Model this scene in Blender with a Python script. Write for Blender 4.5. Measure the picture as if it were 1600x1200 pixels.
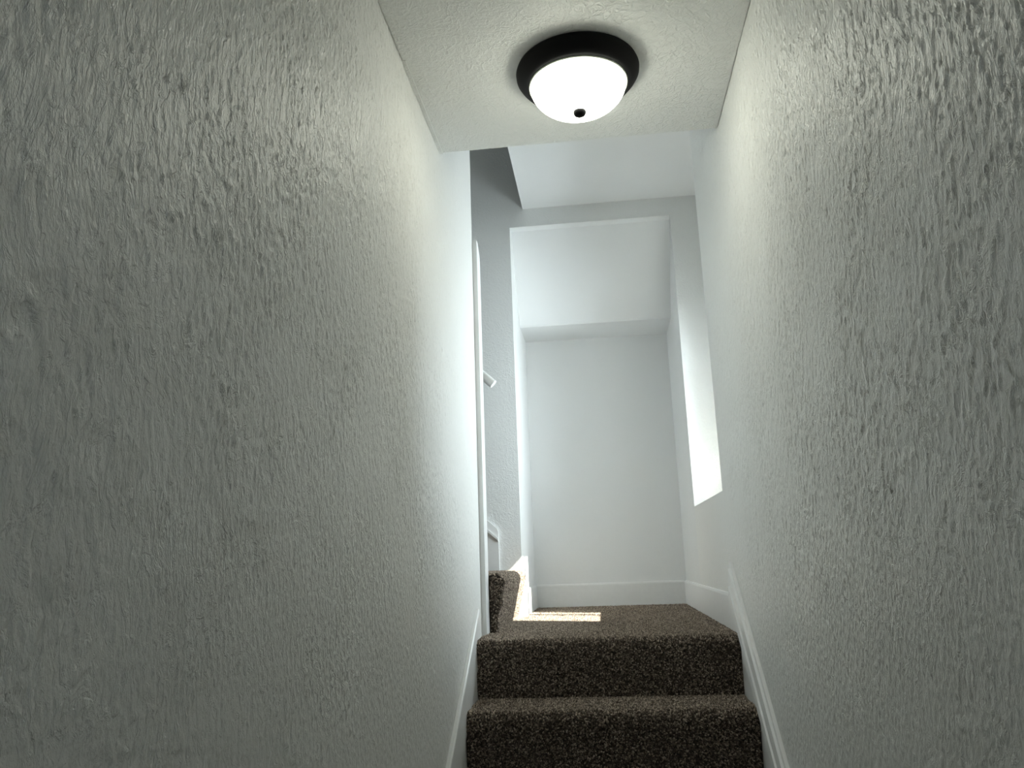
import bpy, bmesh, math, random
import numpy as np
from mathutils import Vector, Matrix

for o in list(bpy.data.objects):
    bpy.data.objects.remove(o)
S = bpy.context.scene
COL = S.collection

# ------------------------------------------------------------------ camera
FWD = Vector((-0.104514, 0.970416, 0.217645))
RGT = Vector((0.992797, 0.114691, -0.034631))
UPV = Vector((0.058568, -0.212458, 0.975414))
cam_d = bpy.data.cameras.new('camera')
cam_d.sensor_width = 36.0
cam_d.lens = 1235.7 / 1600 * 36.0
cam_d.clip_start = 0.02
cam = bpy.data.objects.new('camera', cam_d)
COL.objects.link(cam)
M4 = Matrix((RGT, UPV, -FWD)).transposed().to_4x4()
M4.translation = Vector((0.4917, 0.0, 0.0))
cam.matrix_world = M4
S.camera = cam

# ------------------------------------------------------------------ sky, sun, window portal, exposure
world = bpy.data.worlds.new('sky')
S.world = world
world.use_nodes = True
bg = world.node_tree.nodes['Background']
bg.inputs['Color'].default_value = (0.84, 0.93, 1.0, 1)
bg.inputs['Strength'].default_value = 10.4

sun_d = bpy.data.lights.new('sun', 'SUN')
sun_d.energy = 17.0
sun_d.angle = math.radians(0.5)
sun_d.color = (1.0, 0.95, 0.86)
sun = bpy.data.objects.new('sun', sun_d)
COL.objects.link(sun)
sun.rotation_euler = Vector((-1.0, 0.45, -1.018)).to_track_quat('-Z', 'Y').to_euler()
sun.location = (4, 2, 4)

por_d = bpy.data.lights.new('window_portal', 'AREA')
por_d.shape = 'RECTANGLE'
por_d.size = 1.16
por_d.size_y = 0.72
por_d.cycles.is_portal = True
por = bpy.data.objects.new('window_portal', por_d)
COL.objects.link(por)
por2_d = por_d.copy()
por2_d.size = 2.1
por2_d.size_y = 0.8
por2 = bpy.data.objects.new('fill_door_portal', por2_d)  # samples the sky through the added fill-light door behind the viewer
COL.objects.link(por2)
por2.matrix_world = Matrix.Translation((0.475, -1.55, -0.62)) @ Matrix.Rotation(math.radians(90), 4, 'X') @ Matrix.Rotation(math.radians(90), 4, 'Z')
por.matrix_world = Matrix.Translation((1.26, 3.60, 0.80)) @ Matrix.Rotation(math.radians(90), 4, 'Y')

S.view_settings.view_transform = 'Standard'
S.view_settings.look = 'None'
S.view_settings.gamma = 1.0
S.view_settings.use_curve_mapping = False
S.view_settings.exposure = 1.02

# ------------------------------------------------------------------ measurements (metres, eye at z = 0)
W = 0.95
ZC, YC = 1.394, 2.479          # low ceiling over the lower flight and its far edge
YW = 3.157                     # end of left wall
YA, YP, YB = 3.11, 4.089, 4.815
ZS, ZN, ZC2 = 0.232, 1.808, 1.913
XN, XE = 0.069, 0.145
ZL = -0.277                    # landing
HB = 0.131
YL = 2.936                     # landing nosing
RISE, RUN = 0.199, 0.246
NLOW = 7
ZF = ZL - RISE * NLOW          # lower hall floor
ZTOP = 2.95
rnd = random.Random(7)

# ------------------------------------------------------------------ materials
def mat(name):
    m = bpy.data.materials.new(name)
    m.use_nodes = True
    nt = m.node_tree
    return m, nt, nt.nodes['Principled BSDF']

def N(nt, typ, **kw):
    n = nt.nodes.new(typ)
    for k, v in kw.items():
        if k.startswith('i_'):
            n.inputs[k[2:].replace('_', ' ')].default_value = v
        else:
            setattr(n, k, v)
    return n

def math_n(nt, op, a, b=None, c=None):
    n = nt.nodes.new('ShaderNodeMath')
    n.operation = op
    for i, v in enumerate((a, b, c)):
        if v is None:
            continue
        if isinstance(v, (int, float)):
            n.inputs[i].default_value = v
        else:
            nt.links.new(v, n.inputs[i])
    return n.outputs[0]

def ramp(nt, src, lo, hi, a=0.0, b=1.0, smooth=True):
    n = nt.nodes.new('ShaderNodeMapRange')
    n.interpolation_type = 'SMOOTHSTEP' if smooth else 'LINEAR'
    n.inputs[1].default_value = lo
    n.inputs[2].default_value = hi
    n.inputs[3].default_value = a
    n.inputs[4].default_value = b
    nt.links.new(src, n.inputs[0])
    return n.outputs[0]

def plaster(name, color, scale=1.0, strength=0.5, dist=0.006, aniso=0.42, rough=0.42, calm=None, tint=0.04, fine=False):
    """Trowelled, roller-stippled painted plaster: stretched ridges plus a fine stipple."""
    m, nt, b = mat(name)
    L = nt.links
    tc = N(nt, 'ShaderNodeTexCoord')
    mp = N(nt, 'ShaderNodeMapping')
    mp.inputs['Scale'].default_value = (1, 1, aniso)
    L.new(tc.outputs['Object'], mp.inputs['Vector'])
    # slow wander so that the strokes lean this way and that
    wob = N(nt, 'ShaderNodeTexNoise', i_Scale=5.0, i_Detail=1.0)
    L.new(tc.outputs['Object'], wob.inputs['Vector'])
    sc = N(nt, 'ShaderNodeVectorMath', operation='SCALE')
    sc.inputs[3].default_value = 0.10
    L.new(wob.outputs['Color'], sc.inputs[0])
    ad = N(nt, 'ShaderNodeVectorMath', operation='ADD')
    L.new(mp.outputs[0], ad.inputs[0]); L.new(sc.outputs[0], ad.inputs[1])
    n1 = N(nt, 'ShaderNodeTexNoise', i_Scale=52.0 * scale, i_Detail=5.0, i_Roughness=0.6, i_Distortion=1.2)
    L.new(ad.outputs[0], n1.inputs['Vector'])
    plate = ramp(nt, n1.outputs['Fac'], 0.44, 0.57)
    vo = N(nt, 'ShaderNodeTexVoronoi', feature='DISTANCE_TO_EDGE', i_Scale=46.0 * scale)
    L.new(ad.outputs[0], vo.inputs['Vector'])
    ridge = ramp(nt, vo.outputs['Distance'], 0.0, 0.13, 1.0, 0.0)
    n4 = N(nt, 'ShaderNodeTexNoise', i_Scale=24.0 * scale, i_Detail=2.0)
    L.new(ad.outputs[0], n4.inputs['Vector'])
    ridge = math_n(nt, 'MULTIPLY', ridge, ramp(nt, n4.outputs['Fac'], 0.45, 0.58))
    n2 = N(nt, 'ShaderNodeTexNoise', i_Scale=165.0 * scale, i_Detail=3.0, i_Roughness=0.6)
    L.new(mp.outputs[0], n2.inputs['Vector'])
    n3 = N(nt, 'ShaderNodeTexNoise', i_Scale=3.2, i_Detail=2.0)
    L.new(tc.outputs['Object'], n3.inputs['Vector'])
    mask = ramp(nt, n3.outputs['Fac'], 0.34, 0.62, 0.5, 1.0)
    h = math_n(nt, 'ADD', math_n(nt, 'MULTIPLY', ridge, 0.40), math_n(nt, 'MULTIPLY', plate, 0.5))
    h = math_n(nt, 'MULTIPLY', h, mask)
    h = math_n(nt, 'ADD', h, math_n(nt, 'MULTIPLY', n2.outputs['Fac'], 0.6))
    if fine:                       # the coarse relief is modelled: only the stipple is left to the bump
        h = math_n(nt, 'ADD', math_n(nt, 'MULTIPLY', plate, 0.25), math_n(nt, 'MULTIPLY', n2.outputs['Fac'], 0.75))
    if calm:                       # plaster gets smoother past a given depth
        sx = N(nt, 'ShaderNodeSeparateXYZ')
        L.new(tc.outputs['Object'], sx.inputs[0])
        cm = ramp(nt, sx.outputs[1], calm[0], calm[1], 1.0, calm[2])
        h = math_n(nt, 'MULTIPLY', h, cm)
        cz = ramp(nt, sx.outputs[2], -0.55, -0.05, 0.45, 1.0)
        h = math_n(nt, 'MULTIPLY', h, cz)
    bp = N(nt, 'ShaderNodeBump')
    bp.inputs['Strength'].default_value = strength
    bp.inputs['Distance'].default_value = dist
    L.new(h, bp.inputs['Height'])
    L.new(bp.outputs[0], b.inputs['Normal'])
    cr = N(nt, 'ShaderNodeMixRGB')
    cr.inputs['Color1'].default_value = (*[c * (1 - tint) for c in color], 1)
    cr.inputs['Color2'].default_value = (*color, 1)
    L.new(n3.outputs['Fac'], cr.inputs['Fac'])
    L.new(cr.outputs[0], b.inputs['Base Color'])
    b.inputs['Roughness'].default_value = rough
    b.inputs['Specular IOR Level'].default_value = 0.5
    return m

WHITE = (0.865, 0.865, 0.84)
M_WALL = plaster('wall_plaster', WHITE, 1.0, 0.7, 0.006, rough=0.36, calm=(2.3, 3.1, 0.45), fine=True)
M_BACK = plaster('back_plaster', (0.85, 0.855, 0.845), 1.0, 0.35, 0.005, aniso=0.8)
M_SMOOTH = plaster('smooth_plaster', (0.87, 0.875, 0.87), 0.6, 0.06, 0.004, aniso=0.8, rough=0.5)
M_CEIL = plaster('ceiling_plaster', (0.86, 0.865, 0.84), 0.8, 0.6, 0.006, aniso=1.0, rough=0.5)

def simple(name, color, rough=0.4, metallic=0.0, bump=0.0, bscale=40.0):
    m, nt, b = mat(name)
    tc = N(nt, 'ShaderNodeTexCoord')
    n = N(nt, 'ShaderNodeTexNoise', i_Scale=bscale, i_Detail=4.0)
    nt.links.new(tc.outputs['Object'], n.inputs['Vector'])
    cr = N(nt, 'ShaderNodeMixRGB')
    cr.inputs['Color1'].default_value = (*[c * 0.93 for c in color], 1)
    cr.inputs['Color2'].default_value = (*color, 1)
    nt.links.new(n.outputs['Fac'], cr.inputs['Fac'])
    nt.links.new(cr.outputs[0], b.inputs['Base Color'])
    b.inputs['Roughness'].default_value = rough
    b.inputs['Metallic'].default_value = metallic
    if bump:
        bp = N(nt, 'ShaderNodeBump')
        bp.inputs['Strength'].default_value = bump
        bp.inputs['Distance'].default_value = 0.003
        nt.links.new(n.outputs['Fac'], bp.inputs['Height'])
        nt.links.new(bp.outputs[0], b.inputs['Normal'])
    return m

M_TRIM = simple('trim_paint', (0.87, 0.87, 0.86), 0.33, bump=0.12)
M_BLACK = simple('oil_rubbed_metal', (0.004, 0.004, 0.0045), 0.6, 0.0)
M_BLACK.node_tree.nodes['Principled BSDF'].inputs['Specular IOR Level'].default_value = 0.12
M_LINO = simple('hall_floor_boards', (0.20, 0.15, 0.11), 0.5)
M_RIM = simple('clear_glass_rim', (0.55, 0.58, 0.5), 0.2)

def carpet_mat():
    m, nt, b = mat('carpet')
    at = N(nt, 'ShaderNodeAttribute', attribute_name='tint')
    cr = N(nt, 'ShaderNodeValToRGB')
    e = cr.color_ramp.elements
    e[0].position = 0.0; e[0].color = (0.032, 0.024, 0.020, 1)
    e[1].position = 1.0; e[1].color = (0.60, 0.50, 0.40, 1)
    x = e.new(0.45); x.color = (0.105, 0.083, 0.069, 1)
    x = e.new(0.8); x.color = (0.32, 0.26, 0.205, 1)
    nt.links.new(at.outputs['Fac'], cr.inputs['Fac'])
    nt.links.new(cr.outputs[0], b.inputs['Base Color'])
    b.inputs['Roughness'].default_value = 0.95
    b.inputs['Specular IOR Level'].default_value = 0.1
    b.inputs['Sheen Weight'].default_value = 0.75
    b.inputs['Sheen Roughness'].default_value = 0.45
    b.inputs['Sheen Tint'].default_value = (0.75, 0.62, 0.5, 1)
    return m
M_PILE = carpet_mat()
M_CARPET = simple('carpet_backing', (0.05, 0.040, 0.033), 0.95, bump=0.8, bscale=260.0)

def pane_mat():
    m, nt, b = mat('window_glass')
    out = nt.nodes['Material Output']
    tr = N(nt, 'ShaderNodeBsdfTransparent')
    tr.inputs['Color'].default_value = (0.94, 0.96, 0.95, 1)
    gl = N(nt, 'ShaderNodeBsdfGlossy')
    gl.inputs['Roughness'].default_value = 0.02
    fr = N(nt, 'ShaderNodeFresnel')
    fr.inputs['IOR'].default_value = 1.3
    mx = N(nt, 'ShaderNodeMixShader')
    nt.links.new(fr.outputs[0], mx.inputs[0])
    nt.links.new(tr.outputs[0], mx.inputs[1]); nt.links.new(gl.outputs[0], mx.inputs[2])
    nt.links.new(mx.outputs[0], out.inputs['Surface'])
    return m
M_PANE = pane_mat()

def lamp_glass():
    m, nt, b = mat('lit_alabaster_glass')
    b.inputs['Base Color'].default_value = (0.85, 0.87, 0.8, 1)
    b.inputs['Roughness'].default_value = 0.25
    tc = N(nt, 'ShaderNodeTexCoord')
    n = N(nt, 'ShaderNodeTexNoise', i_Scale=9.0, i_Detail=2.0)
    nt.links.new(tc.outputs['Object'], n.inputs['Vector'])
    cr = N(nt, 'ShaderNodeMixRGB')
    cr.inputs['Color1'].default_value = (0.93, 0.985, 0.84, 1)
    cr.inputs['Color2'].default_value = (1.0, 0.97, 0.82, 1)
    nt.links.new(n.outputs['Fac'], cr.inputs['Fac'])
    nt.links.new(cr.outputs[0], b.inputs['Emission Color'])
    b.inputs['Emission Strength'].default_value = 7.8
    return m
M_LAMP = lamp_glass()

# ------------------------------------------------------------------ mesh helpers
def obj(name, verts, faces, m, parent=None, bevel=0.0, smooth=False, segs=2):
    me = bpy.data.meshes.new(name)
    bm = bmesh.new()
    vs = [bm.verts.new(v) for v in verts]
    for f in faces:
        try:
            bm.faces.new([vs[i] for i in f])
        except ValueError:
            pass
    bmesh.ops.recalc_face_normals(bm, faces=bm.faces)
    if bevel:
        bmesh.ops.bevel(bm, geom=list(bm.edges), offset=bevel, segments=segs, profile=0.5, affect='EDGES', clamp_overlap=True)
    bm.to_mesh(me); bm.free()
    if smooth:
        me.polygons.foreach_set('use_smooth', [True] * len(me.polygons))
    me.materials.append(m)
    o = bpy.data.objects.new(name, me)
    COL.objects.link(o)
    if parent:
        o.parent = parent
    return o

BF = [(0, 1, 3, 2), (4, 6, 7, 5), (0, 4, 5, 1), (2, 3, 7, 6), (0, 2, 6, 4), (1, 5, 7, 3)]
def boxes(name, bs, m, parent=None, bevel=0.0):
    V, F = [], []
    for (x0, x1, y0, y1, z0, z1) in bs:
        k = len(V)
        V += [(x, y, z) for x in (x0, x1) for y in (y0, y1) for z in (z0, z1)]
        F += [tuple(k + i for i in f) for f in BF]
    return obj(name, V, F, m, parent, bevel)

def prism(name, poly, a0, a1, axis, m, parent=None, bevel=0.0, smooth=False):
    """extrude a polygon along axis: 'x' poly is (y,z), 'y' poly is (x,z), 'z' poly is (x,y)."""
    def P(q, a):
        return {'x': (a, q[0], q[1]), 'y': (q[0], a, q[1]), 'z': (q[0], q[1], a)}[axis]
    n = len(poly)
    V = [P(q, a0) for q in poly] + [P(q, a1) for q in poly]
    F = [tuple(range(n)), tuple(range(n, 2 * n))] + [(i, (i + 1) % n, n + (i + 1) % n, n + i) for i in range(n)]
    return obj(name, V, F, m, parent, bevel, smooth)

def struct(o, label=None):
    o['kind'] = 'structure'
    if label:
        o['label'] = label
    return o

def thing(name, label, cat, loc=(0, 0, 0), group=None):
    o = bpy.data.objects.new(name, None)
    o.empty_display_size = 0.1
    o.location = loc
    COL.objects.link(o)
    o['label'] = label; o['category'] = cat
    if group:
        o['group'] = group
    return o

def lathe(name, prof, m, parent, segs=96, cap=False):
    V, F = [], []
    n = len(prof)
    for s in range(segs):
        a = 2 * math.pi * s / segs
        for (r, z) in prof:
            V.append((r * math.cos(a), r * math.sin(a), z))
    for s in range(segs):
        t = (s + 1) % segs
        for i in range(n - 1):
            F.append((s * n + i, s * n + i + 1, t * n + i + 1, t * n + i))
    me = bpy.data.meshes.new(name)
    bm = bmesh.new()
    vs = [bm.verts.new(v) for v in V]
    for f in F:
        bm.faces.new([vs[i] for i in f])
    bmesh.ops.remove_doubles(bm, verts=bm.verts, dist=1e-5)
    bmesh.ops.recalc_face_normals(bm, faces=bm.faces)
    bm.to_mesh(me); bm.free()
    me.polygons.foreach_set('use_smooth', [True] * len(me.polygons))
    me.materials.append(m)
    o = bpy.data.objects.new(name, me)
    COL.objects.link(o); o.parent = parent
    return o

# ------------------------------------------------------------------ modelled plaster relief
def perlin(x, y, seed):
    rg = np.random.default_rng(seed)
    perm = rg.permutation(512)
    ang = rg.random(512) * 2 * np.pi
    gx, gy = np.cos(ang), np.sin(ang)
    xi, yi = np.floor(x).astype(int), np.floor(y).astype(int)
    xf, yf = x - xi, y - yi
    u = xf ** 3 * (xf * (xf * 6 - 15) + 10); v = yf ** 3 * (yf * (yf * 6 - 15) + 10)
    def g(ix, iy, dx, dy):
        k = perm[(perm[ix % 512] + iy) % 512]
        return gx[k] * dx + gy[k] * dy
    a = g(xi, yi, xf, yf); b = g(xi + 1, yi, xf - 1, yf)
    c = g(xi, yi + 1, xf, yf - 1); d = g(xi + 1, yi + 1, xf - 1, yf - 1)
    return (a * (1 - u) + b * u) * (1 - v) + (c * (1 - u) + d * u) * v      # about -0.7 .. 0.7

def sstep(x, a, b):
    t = np.clip((x - a) / (b - a), 0, 1)
    return t * t * (3 - 2 * t)

def relief(Y, Z, seed):
    """height in metres of the trowelled plaster at (Y, Z): leaning strokes above, rounder worms and grains below."""
    wy = 0.020 * perlin(Y * 6, Z * 6, seed) + 0.006 * perlin(Y * 22, Z * 16, seed + 1)
    wz = 0.030 * perlin(Y * 5, Z * 5, seed + 2)
    y, z = Y + wy + 0.12 * Z, Z + wz
    # strokes
    s1 = perlin(y * 60, z * 30, seed + 3)
    s2 = perlin(y * 115, z * 72, seed + 4)
    s = s1 + 0.55 * s2
    strokes = sstep(s, -0.12, 0.16) * 0.6 + np.clip(1 - np.abs(s - 0.12) / 0.13, 0, 1) * 0.4
    # thin ridges left by the trowel
    r = np.abs(perlin(y * 30, z * 15, seed + 5) + 0.35 * perlin(y * 70, z * 40, seed + 6))
    ridges = np.clip(1 - r / 0.055, 0, 1) ** 0.8 * sstep(perlin(Y * 11, Z * 8, seed + 7), -0.05, 0.2)
    # grains
    g = perlin(Y * 105, Z * 95, seed + 8) + 0.5 * perlin(Y * 170, Z * 160, seed + 9)
    grains = sstep(g, -0.05, 0.35)
    low = sstep(Z + 0.15 * perlin(Y * 3, Z * 3, seed + 10), -0.10, 0.15)
    m = 0.55 + 0.45 * sstep(perlin(Y * 4.5, Z * 3.0, seed + 11), -0.25, 0.2)
    h = 0.0028 * strokes * m * (0.30 + 0.70 * low) + 0.0022 * ridges + 0.0018 * grains * (1 - 0.6 * low)
    return h * (1 - 0.55 * sstep(Y, 1.9, 2.8))

def relief_wall(name, bs, xf, sgn, ys, zs, seed):
    ny, nz = int((ys[1] - ys[0]) / 0.0031), int((zs[1] - zs[0]) / 0.0052)
    Y, Z = np.meshgrid(np.linspace(ys[0], ys[1], ny), np.linspace(zs[0], zs[1], nz), indexing='ij')
    h = relief(Y, Z, seed)
    if sgn > 0:                   # a smoothed-over repair low on the left wall
        d = ((Y - 2.02) / 0.06) ** 2 + ((Z + 0.06) / 0.13) ** 2
        h = h * (1 - 0.9 * np.exp(-d * d))
    else:                         # deeper cracked strokes low on the right wall
        d = ((Y - 2.62) / 0.10) ** 2 + ((Z - 0.06) / 0.22) ** 2
        h = h * (1 + 0.9 * np.exp(-d * d))
        for (y0, z0, z1, dep) in ((2.53, -0.06, 0.16, 0.0034), (2.47, -0.08, 0.05, 0.0028), (2.60, 0.02, 0.26, 0.0022)):
            yc = y0 + 0.012 * perlin(Z * 22 + y0 * 9, Z * 0 + 3.3, 77) - 0.25 * (Z - z0)
            on = sstep(Z, z0 - 0.02, z0) * (1 - sstep(Z, z1, z1 + 0.03)) * sstep(perlin(Z * 45, Y * 30, 78), -0.15, 0.1)
            h = h - dep * on * np.exp(-((Y - yc) / 0.004) ** 2)
    h = h - 0.0015
    h = h * (1 - sstep(Y, ys[1] - 0.22, ys[1] - 0.01))
    co = np.stack([xf + sgn * h, Y, Z], -1).reshape(-1, 3)
    V = []; F = []
    for (x0, x1, y0, y1, z0, z1) in bs:
        k = len(V)
        V += [(x, y, z) for x in (x0, x1) for y in (y0, y1) for z in (z0, z1)]
        F += [[k + i for i in f] for f in BF]
    nb = len(V)
    i, j = np.meshgrid(np.arange(ny - 1), np.arange(nz - 1), indexing='ij')
    a = (i * nz + j).ravel() + nb
    q = np.stack([a, a + nz, a + nz + 1, a + 1], -1)
    if sgn < 0:
        q = q[:, ::-1]
    q = np.vstack([np.array(F), q])
    co = np.vstack([np.array(V), co])
    me = bpy.data.meshes.new(name)
    me.vertices.add(len(co)); me.vertices.foreach_set('co', co.astype(np.float32).ravel())
    me.loops.add(q.size); me.loops.foreach_set('vertex_index', q.astype(np.int32).ravel())
    me.polygons.add(len(q)); me.polygons.foreach_set('loop_start', np.arange(0, q.size, 4, dtype=np.int32))
    sm = np.ones(len(q), dtype=bool); sm[:len(F)] = False
    me.polygons.foreach_set('use_smooth', sm)
    me.update(calc_edges=True)
    me.materials.append(M_WALL)
    o = bpy.data.objects.new(name, me)
    COL.objects.link(o)
    return o

# ------------------------------------------------------------------ the shell
YR = -1.4                      # rear wall of the lower hall
struct(boxes('floor', [(-2.8, 1.24, YR - 0.12, YB + 0.12, ZF - 0.12, ZF)], M_LINO), 'dark board floor of the lower hall')
struct(relief_wall('wall_left', [(-0.12, -0.004, YR, YW, ZF, ZTOP)], 0.0, 1, (0.30, YW - 0.002), (-0.80, 2.3), 11), 'long white textured plaster wall on the left of the stairs')
wr = [(W + 0.004, 1.24, YR, YA, ZF, ZTOP),
      (W, 1.24, YA, YP, ZF, ZS),
      (1.16, 1.24, YA, 3.29, ZS, ZTOP),
      (1.16, 1.24, 3.29, 3.95, 1.22, ZTOP),
      (1.16, 1.24, 3.95, YP, ZS, ZTOP)]
struct(relief_wall('wall_right', wr, W, -1, (0.50, YA - 0.001), (-0.80, 1.93), 29), 'long white textured plaster wall on the right, with the window recess')
struct(boxes('wall_window_side', [(W, 1.24, YP, YB + 0.12, ZF, ZTOP)], M_BACK), 'sunlit reveal at the far side of the window recess')
struct(boxes('wall_back', [(-2.7, XN, YP, YP + 0.11, ZF, ZTOP), (XN, W, YP, YP + 0.02, ZN, ZTOP)], M_BACK), 'grey textured wall behind the upper flight and above the alcove')
struct(boxes('wall_alcove_left', [(XN - 0.11, XN, YP + 0.11, YB + 0.12, ZF, ZTOP)], M_SMOOTH), 'narrow left side wall of the alcove')
struct(boxes('wall_alcove_back', [(XN, W, YB, YB + 0.12, ZF, ZTOP)], M_SMOOTH), 'smooth pale wall at the back of the alcove')
struct(prism('ceiling_alcove', [(YP + 0.02, ZN), (YP + 0.055, ZN - 0.004), (4.47, 1.352), (4.485, 1.343), (YB, 1.343), (YB, ZTOP), (YP + 0.02, ZTOP)],
             XN, W, 'x', M_SMOOTH, bevel=0.0), 'sloping soffit inside the alcove')
struct(boxes('ceiling', [(0, W, YR, YC, ZC, ZTOP)], M_CEIL, bevel=0.004), 'low textured ceiling over the lower flight')
struct(boxes('ceiling_landing', [(XE, W, YC, YP, ZC2, ZTOP), (W, 1.16, YA, YP, ZC2, ZTOP)], M_SMOOTH), 'higher pale ceiling over the landing')
struct(boxes('ceiling_upper_flight', [(-2.7, 1.24, YR, YB + 0.12, ZTOP, ZTOP + 0.1)], M_SMOOTH), 'ceiling above the upper flight')
struct(boxes('wall_upper_flight', [(-2.7, -0.12, YW - 0.12, YW, ZF, ZTOP)], M_WALL), 'near wall of the upper flight')
struct(boxes('wall_upper_end', [(-2.8, -2.7, YW - 0.12, YP + 0.11, ZF, ZTOP)], M_WALL), 'wall at the head of the upper flight')
struct(boxes('wall_rear', [(-0.12, 0.08, YR - 0.12, YR, ZF, ZTOP), (0.87, 1.24, YR - 0.12, YR, ZF, ZTOP), (0.08, 0.87, YR - 0.12, YR, ZF + 2.06, ZTOP)], M_WALL), 'wall of the lower hall behind the stairs')
# filler strip where the ceiling was patched along the left wall
struct(boxes('trim_1', [(0.0, 0.012, 1.945, YC - 0.003, ZC - 0.004, ZC)], M_CEIL), 'thin plaster filler strip along ceiling edge')

# window in the right wall of the landing
win = bpy.data.objects.new('window_1', None)
COL.objects.link(win)
win.location = (1.18, 3.67, ZS)
struct(win, 'white sash window in the recess beside the landing')
win['category'] = 'window'
def wbox(name, b, m):
    o = boxes(name, [(b[0] - 1.18, b[1] - 1.18, b[2] - 3.67, b[3] - 3.67, b[4] - ZS, b[5] - ZS)], m, win)
    return o
wy0, wy1, wz0, wz1 = 3.29, 3.95, ZS, 1.22
fw = 0.035
wbox('window_frame', (1.17, 1.22, wy0, wy1, wz0, wz0 + 0.03), M_TRIM)
wbox('window_frame', (1.17, 1.22, wy0, wy1, wz1 - fw, wz1), M_TRIM)
wbox('window_frame', (1.17, 1.22, wy0, wy0 + fw, wz0 + 0.03, wz1 - fw), M_TRIM)
wbox('window_frame', (1.17, 1.22, wy1 - fw, wy1, wz0 + 0.03, wz1 - fw), M_TRIM)
wbox('mullion', (1.18, 1.21, 3.715, 3.757, wz0 + 0.03, wz1 - fw), M_TRIM)
wbox('pane', (1.193, 1.197, wy0 + fw, 3.715, wz0 + 0.03, wz1 - fw), M_PANE)
wbox('pane', (1.193, 1.197, 3.757, wy1 - fw, wz0 + 0.03, wz1 - fw), M_PANE)

# glazed door added unseen behind the viewer, to let in fill daylight
door = bpy.data.objects.new('fill_door_1', None)
COL.objects.link(door)
door.location = (0.475, YR - 0.06, ZF)
struct(door, 'white glazed door, added unseen behind the viewer for fill light')
dy0, dy1 = -0.02, 0.02
boxes('stile', [(-0.394, -0.29, dy0, dy1, 0.005, 2.055)], M_TRIM, door)
boxes('stile', [(0.29, 0.394, dy0, dy1, 0.005, 2.055)], M_TRIM, door)
boxes('rail', [(-0.29, 0.29, dy0, dy1, 0.005, 1.84)], M_TRIM, door)
boxes('rail', [(-0.29, 0.29, dy0, dy1, 1.94, 2.055)], M_TRIM, door)
boxes('pane', [(-0.29, 0.29, -0.003, 0.003, 1.84, 1.94)], M_PANE, door)
kn = lathe('door_knob', [(0.0, 0.0), (0.024, 0.0), (0.024, 0.006), (0.009, 0.01), (0.009, 0.03), (0.022, 0.038), (0.026, 0.05), (0.018, 0.06), (0.0, 0.063)], M_BLACK, door, 32)
kn.location = (0.34, dy1, 0.98); kn.rotation_euler = (math.radians(-90), 0, 0)

# ------------------------------------------------------------------ carpeted stairs
def arc(cx, cz, r, a0, a1, n):
    return [(cx + r * math.cos(math.radians(a0 + (a1 - a0) * i / n)), cz + r * math.sin(math.radians(a0 + (a1 - a0) * i / n))) for i in range(n + 1)]

def step_profile(front, top, bottom, back, r=0.03, lean=0.02):
    """front/back along the going; rounded nosing towards 'front' (front < back)."""
    p = arc(front + r, top - r, r, 90, 200, 7)
    p += [(front + lean, bottom), (back, bottom), (back, top)]
    return p

lower = thing('carpeted_staircase', 'dark brown carpeted stairs with landing at the foot of the alcove', 'stairs', (0.475, YL, ZL))
def rel(poly, oy, oz):
    return [(a - oy, b - oz) for a, b in poly]
XL0, XL1 = 0.012, W - 0.012
surfaces = []        # (kind, data) for the pile
land_poly = step_profile(YL, ZL - 0.006, ZL - RISE, YP)
prism('landing', rel(land_poly, YL, ZL), -0.475, W - 0.475, 'x', M_CARPET, lower)
prism('alcove_floor', rel([(YP, ZL - 0.006), (YB, ZL - 0.006), (YB, ZL - RISE), (YP, ZL - RISE)], YL, ZL), XN - 0.475, W - 0.475, 'x', M_CARPET, lower)
for k in range(1, NLOW):
    zt = ZL - RISE * k
    yf = YL - RUN * k
    poly = step_profile(yf, zt - 0.006, zt - RISE, yf + RUN + 0.06)
    prism('step', rel(poly, YL, ZL), XL0 - 0.475, XL1 - 0.475, 'x', M_CARPET, lower)

upper = thing('carpeted_staircase', 'carpeted stairs turning left behind the white corner post', 'stairs', (0.08, 3.62, ZL))
URISE = 0.228
for k in range(1, 9):
    zt = ZL + URISE * k
    xf = 0.08 - 0.25 * (k - 1)
    pr = step_profile(0, 0, -URISE if k > 0 else 0, 0.27 if k < 8 else 0.86, 0.03, 0.045)
    poly = [(xf - a - 0.08, zt - 0.006 + b - ZL) for a, b in pr]
    prism('step', poly, (YW + 0.087 if k == 1 else YW + 0.001) - 3.62, YP - 0.001 - 3.62, 'y', M_CARPET, upper)

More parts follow.
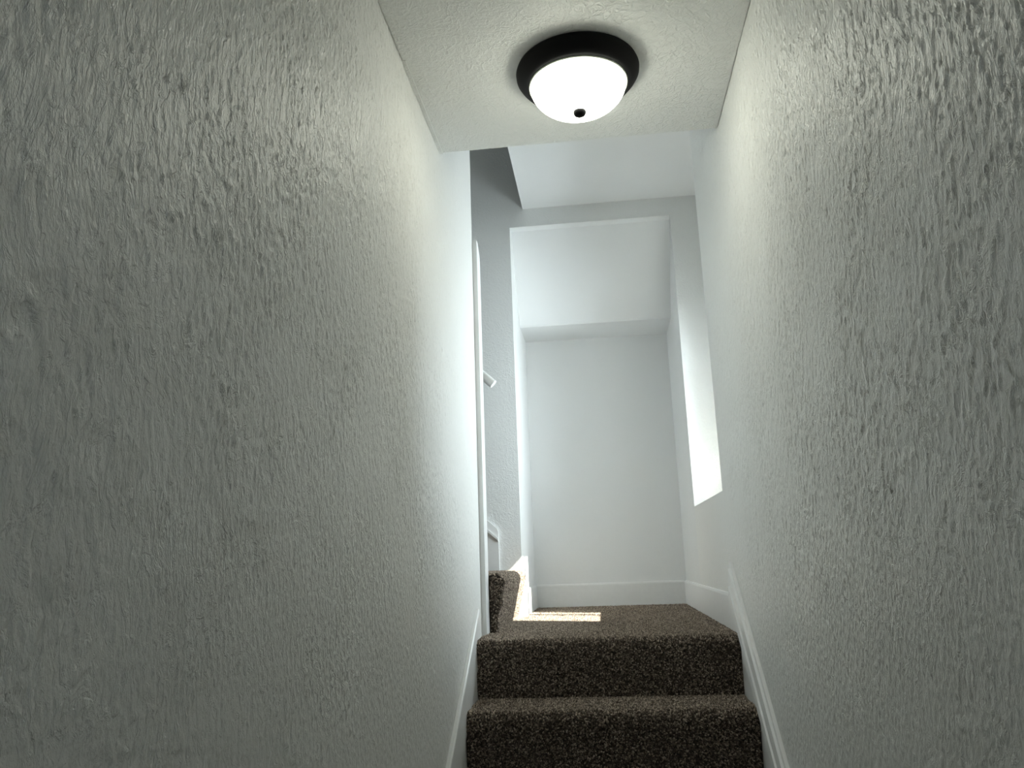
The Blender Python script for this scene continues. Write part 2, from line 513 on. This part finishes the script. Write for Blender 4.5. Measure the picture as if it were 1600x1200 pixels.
# pile: short twisted tufts standing on the carpet backing
def pile(name, quads, parent, ploc, density, seed, h=0.0085, rad=0.0030):
    """quads: list of (origin, u, v, normal0, normal1) bilinear patches; tufts scattered on them."""
    rg = np.random.default_rng(seed)
    Ps, Ns = [], []
    for (o_, u, v, n0, n1) in quads:
        o_, u, v, n0, n1 = map(np.array, (o_, u, v, n0, n1))
        area = np.linalg.norm(np.cross(u, v))
        n = max(4, int(area * density))
        a, b = rg.random(n)[:, None], rg.random(n)[:, None]
        Ps.append(o_ + a * u + b * v)
        Ns.append(n0 * (1 - b) + n1 * b)
    P = np.vstack(Ps); Nn = np.vstack(Ns)
    n = len(P)
    Nn = Nn + rg.normal(0, 0.38, (n, 3))
    Nn /= np.linalg.norm(Nn, axis=1)[:, None]
    R = rg.normal(0, 1, (n, 3))
    T = np.cross(Nn, R); T /= np.linalg.norm(T, axis=1)[:, None]
    B = np.cross(Nn, T)
    hh = h * rg.uniform(0.6, 1.15, n)[:, None]
    rr = rad * rg.uniform(0.7, 1.3, n)[:, None]
    # each tuft: triangle foot, a wider waist, a tip
    V = np.zeros((n, 7, 3))
    for i in range(3):
        c, s = math.cos(2.094 * i), math.sin(2.094 * i)
        V[:, i] = P + rr * 0.7 * (c * T + s * B) - Nn * 0.002
        c, s = math.cos(2.094 * i + 0.9), math.sin(2.094 * i + 0.9)
        V[:, 3 + i] = P + rr * (c * T + s * B) + Nn * hh * 0.62
    V[:, 6] = P + Nn * hh
    tri = np.array([(0, 1, 3), (1, 4, 3), (1, 2, 4), (2, 5, 4), (2, 0, 5), (0, 3, 5), (3, 4, 6), (4, 5, 6), (5, 3, 6)])
    F = (tri[None] + (np.arange(n) * 7)[:, None, None]).reshape(-1)
    V = (V - np.array(ploc)).reshape(-1, 3)
    me = bpy.data.meshes.new(name)
    me.vertices.add(len(V)); me.vertices.foreach_set('co', V.astype(np.float32).ravel())
    nf = len(F) // 3
    me.loops.add(len(F)); me.loops.foreach_set('vertex_index', F.astype(np.int32))
    me.polygons.add(nf); me.polygons.foreach_set('loop_start', np.arange(0, len(F), 3, dtype=np.int32))
    me.update(calc_edges=True)
    t = rg.random(n)
    at = me.attributes.new('tint', 'FLOAT', 'POINT')
    at.data.foreach_set('value', np.repeat(t, 7).astype(np.float32))
    me.materials.append(M_PILE)
    ob = bpy.data.objects.new(name, me)
    COL.objects.link(ob); ob.parent = parent
    ob['kind'] = 'stuff'
    return ob

def lower_quads(yf, zt, yback, x0, x1, zb):
    w = (x1 - x0, 0, 0)
    q = [((x0, yf + 0.03, zt - 0.006), w, (0, yback - yf - 0.03, 0), (0, 0, 1), (0, 0, 1))]
    pr = arc(yf + 0.03, zt - 0.036, 0.03, 90, 200, 7)
    for i in range(7):
        (a0, b0), (a1, b1) = pr[i], pr[i + 1]
        n = Vector((0, (a0 + a1) / 2 - yf - 0.03, (b0 + b1) / 2 - zt + 0.036)).normalized()
        q.append(((x0, a0, b0), w, (0, a1 - a0, b1 - b0), tuple(n), tuple(n)))
    a, b = pr[-1]
    q.append(((x0, a, b), w, (0, yf + 0.02 - a, zb - b), (0, -1, 0), (0, -1, 0)))
    return q
DENS = 62000
pile('carpet_pile', lower_quads(YL, ZL, YP, XL0, XL1, ZL - RISE), lower, (0.475, YL, ZL), DENS, 1)
pile('carpet_pile', [((XN + 0.012, YP, ZL - 0.006), (W - XN - 0.024, 0, 0), (0, YB - YP - 0.012, 0), (0, 0, 1), (0, 0, 1))], lower, (0.475, YL, ZL), DENS * 0.6, 5)
for k in (1, 2):
    pile('carpet_pile', lower_quads(YL - RUN * k, ZL - RISE * k, YL - RUN * (k - 1) + 0.02, XL0 + 0.004, XL1 - 0.004, ZL - RISE * (k + 1)), lower, (0.475, YL, ZL), DENS, 1 + k)
for k in (1, 2):
    zt = ZL + URISE * k; xf = 0.08 - 0.25 * (k - 1)
    y0, y1 = (YW + 0.087 if k == 1 else YW + 0.004), YP - 0.004
    w = (0, y1 - y0, 0)
    q = [((xf - 0.03, y0, zt - 0.006), w, (-0.225, 0, 0), (0, 0, 1), (0, 0, 1))]
    pr = arc(0.03, -0.036, 0.03, 90, 200, 7)
    for i in range(7):
        (a0, b0), (a1, b1) = pr[i], pr[i + 1]
        n = Vector((-((a0 + a1) / 2 - 0.03), 0, (b0 + b1) / 2 + 0.036)).normalized()
        q.append(((xf - a0, y0, zt + b0), w, (-(a1 - a0), 0, b1 - b0), tuple(n), tuple(n)))
    a, b = pr[-1]
    q.append(((xf - a, y0, zt + b), w, (-(0.045 - a), 0, -URISE - b), (1, 0, 0), (1, 0, 0)))
    if k == 1:                    # carpet wrapped round the open end of the first step
        q.append(((0.025, y0, ZL), (0.030, 0, 0), (0, 0, zt - 0.01 - ZL), (0, -1, 0), (0, -1, 0)))
        q.append(((0.055, y0, ZL + 0.10), (0.020, 0, 0), (0, 0, zt - 0.02 - ZL - 0.10), (0, -1, 0), (0, -1, 0)))
    pile('carpet_pile', q, upper, (0.08, 3.62, ZL), DENS, 10 + k)

# ------------------------------------------------------------------ baseboards, skirts, corner board
ZBB = ZL - 0.02
def base_prof(face, t, side, z0, z1):
    # eased top edge
    s = side
    return [(face, z0), (face + s * t, z0), (face + s * t, z1 - 0.010), (face + s * (t - 0.004), z1 - 0.002), (face, z1)]
struct(prism('baseboard_back', base_prof(YB, 0.013, -1, ZBB, ZL + HB), XN + 0.012, W - 0.012, 'x', M_TRIM), 'white baseboard along the back of the alcove')
struct(prism('baseboard_right', base_prof(W, 0.012, -1, ZBB, ZL + HB), 3.0, YB, 'y', M_TRIM), 'white baseboard along the right side of the landing')
struct(prism('baseboard_left', base_prof(XN, 0.012, 1, ZBB, ZL + HB), YP, YB, 'y', M_TRIM), 'short sunlit white baseboard on the left side of the alcove')

def sheared(name, prof, y0, y1, zfun, m, slope):
    """profile (x, dz) swept along y with z = zfun(y)+dz; vertical end cuts."""
    n = len(prof)
    V = [(x, y0, zfun(y0) + d) for x, d in prof] + [(x, y1, zfun(y1) + d) for x, d in prof]
    F = [tuple(range(n)), tuple(range(n, 2 * n))] + [(i, (i + 1) % n, n + (i + 1) % n, n + i) for i in range(n)]
    return obj(name, V, F, m)
PITCH = RISE / RUN
rt = lambda y: -0.040 + PITCH * (y - 3.02)
prof = [(W, 0.0), (W - 0.010, 0.0), (W - 0.013, -0.010), (W - 0.009, -0.016), (W - 0.009, -0.021), (W - 0.018, -0.026), (W - 0.021, -0.060),
        (W - 0.021, -0.070), (W - 0.014, -0.076), (W - 0.014, -0.083), (W - 0.024, -0.089), (W - 0.026, -0.128), (W - 0.019, -0.140), (W, -0.140)]
struct(sheared('trim_2', prof, 0.9, 3.03, rt, M_TRIM, PITCH), 'sloping white moulded trim along the right wall above the stairs')
pr2 = [(W, -0.139), (W - 0.0115, -0.139), (W - 0.0115, -0.50), (W, -0.50)]
struct(sheared('trim_3', pr2, 0.9, 3.03, rt, M_TRIM, PITCH), 'flat white skirt board between right trim and steps')
lt = lambda y: -0.175 + 0.665 * (y - 3.019)
prof = [(0, 0.0), (0.010, 0.0), (0.014, -0.006), (0.016, -0.15), (0.012, -0.16), (0, -0.16)]
struct(sheared('trim_4', prof, 0.9, 3.025, lt, M_TRIM, .665), 'sloping white trim board along the left wall above the stairs')
pr2 = [(0, -0.159), (0.0115, -0.159), (0.0115, -0.52), (0, -0.52)]
struct(sheared('trim_5', pr2, 0.9, 3.025, lt, M_TRIM, .665), 'flat white skirt board between left trim and steps')

# corner board capping the end of the left wall (chamfered head)
poly = [(YW, ZL - 0.02), (YW + 0.085, ZL - 0.02), (YW + 0.085, 1.300), (YW + 0.035, 1.352), (YW, 1.352)]
struct(prism('trim_6', poly, -0.095, 0.020, 'x', M_TRIM, bevel=0.0015), 'tall white corner board capping the end of the left wall')

# skirt of the upper flight on the back wall: raised flat board with a bead along its top
sl = URISE / 0.25
def sk(x): return 0.165 - sl * (x + 0.054)
poly = [(-2.0, sk(-2.0)), (-0.050, sk(-0.05)), (-0.045, sk(-0.045) - 0.012), (-0.045, -0.30), (-2.0, sk(-2.0) - 0.30)]
struct(prism('trim_7', poly, YP - 0.012, YP, 'y', M_TRIM), 'white stair skirt on the wall of the upper flight')
poly = [(-2.0, sk(-2.0) - 0.045), (-0.046, sk(-0.046) - 0.045), (-0.046, sk(-0.046) - 0.060), (-2.0, sk(-2.0) - 0.060)]
struct(prism('trim_8', poly, YP - 0.020, YP - 0.012, 'y', M_TRIM), 'thin white bead on the stair skirt of the upper flight')

# ------------------------------------------------------------------ handrail of the upper flight
rail = thing('handrail', 'white round handrail end poking past the tall corner board', 'handrail', (0.055, YW + 0.15, 0.745))
def tube(name, pts, r, m, parent, segs=20, capr=0.3):
    V, F = [], []
    for i, p_ in enumerate(pts):
        p_ = Vector(p_)
        d = (Vector(pts[min(i + 1, len(pts) - 1)]) - Vector(pts[max(i - 1, 0)])).normalized()
        ref = Vector((0, 0, 1)) if abs(d.z) < 0.9 else Vector((1, 0, 0))
        s_ = d.cross(ref).normalized(); t_ = s_.cross(d)
        for j in range(segs):
            a = 2 * math.pi * j / segs
            V.append(tuple(p_ + r * (math.cos(a) * s_ + math.sin(a) * t_)))
    n = len(pts)
    F.append(tuple(range(segs)))
    F.append(tuple(range((n - 1) * segs, n * segs)))
    for i in range(n - 1):
        for j in range(segs):
            k = (j + 1) % segs
            F.append((i * segs + j, i * segs + k, (i + 1) * segs + k, (i + 1) * segs + j))
    o = obj(name, V, F, m, parent)
    for pl in o.data.polygons:
        pl.use_smooth = len(pl.vertices) == 4
    return o
tube('rail', [(0, 0, 0), (-0.004, 0, 0.004 * sl), (-1.9, 0, 1.9 * sl)], 0.019, M_TRIM, rail)
for t in (0.35, 1.5):
    br = tube('bracket', [(-t, 0, t * sl - 0.015), (-t, -0.02, t * sl - 0.06), (-t, -0.075, t * sl - 0.075), (-t, -0.148, t * sl - 0.075)], 0.006, M_TRIM, rail)
    tube('bracket_rosette', [(-t, -0.1495, t * sl - 0.075), (-t, -0.143, t * sl - 0.075)], 0.022, M_TRIM, br)

# ------------------------------------------------------------------ ceiling light
lamp = thing('flush_mount_light', 'round ceiling light with wide black rim and glowing white glass bowl', 'ceiling light', (0.493, 2.070, ZC))
lathe('rim', [(0.0, -0.001), (0.166, -0.001), (0.176, -0.004), (0.179, -0.012), (0.178, -0.022), (0.172, -0.032), (0.163, -0.043), (0.154, -0.051), (0.147, -0.054),
              (0.142, -0.054), (0.140, -0.048), (0.140, -0.03), (0.0, -0.03)], M_BLACK, lamp)
lathe('glass_rim', [(0.1415, -0.046), (0.1435, -0.052), (0.1425, -0.0575), (0.139, -0.058), (0.137, -0.052), (0.1415, -0.046)], M_RIM, lamp)
R0, D0 = 0.1385, 0.086
bowl = [(R0 * math.cos(t * math.pi / 2 / 20) ** 0.92 if t < 20 else 0.0, -0.052 - D0 * math.sin(t * math.pi / 2 / 20)) for t in range(21)]
lathe('glass_bowl', bowl, M_LAMP, lamp)
zb = -0.052 - D0
lathe('finial', [(0.0, zb + 0.004), (0.017, zb + 0.003), (0.0185, zb), (0.0185, zb - 0.004), (0.016, zb - 0.010), (0.010, zb - 0.014), (0.0, zb - 0.0155)], M_BLACK, lamp, 40)
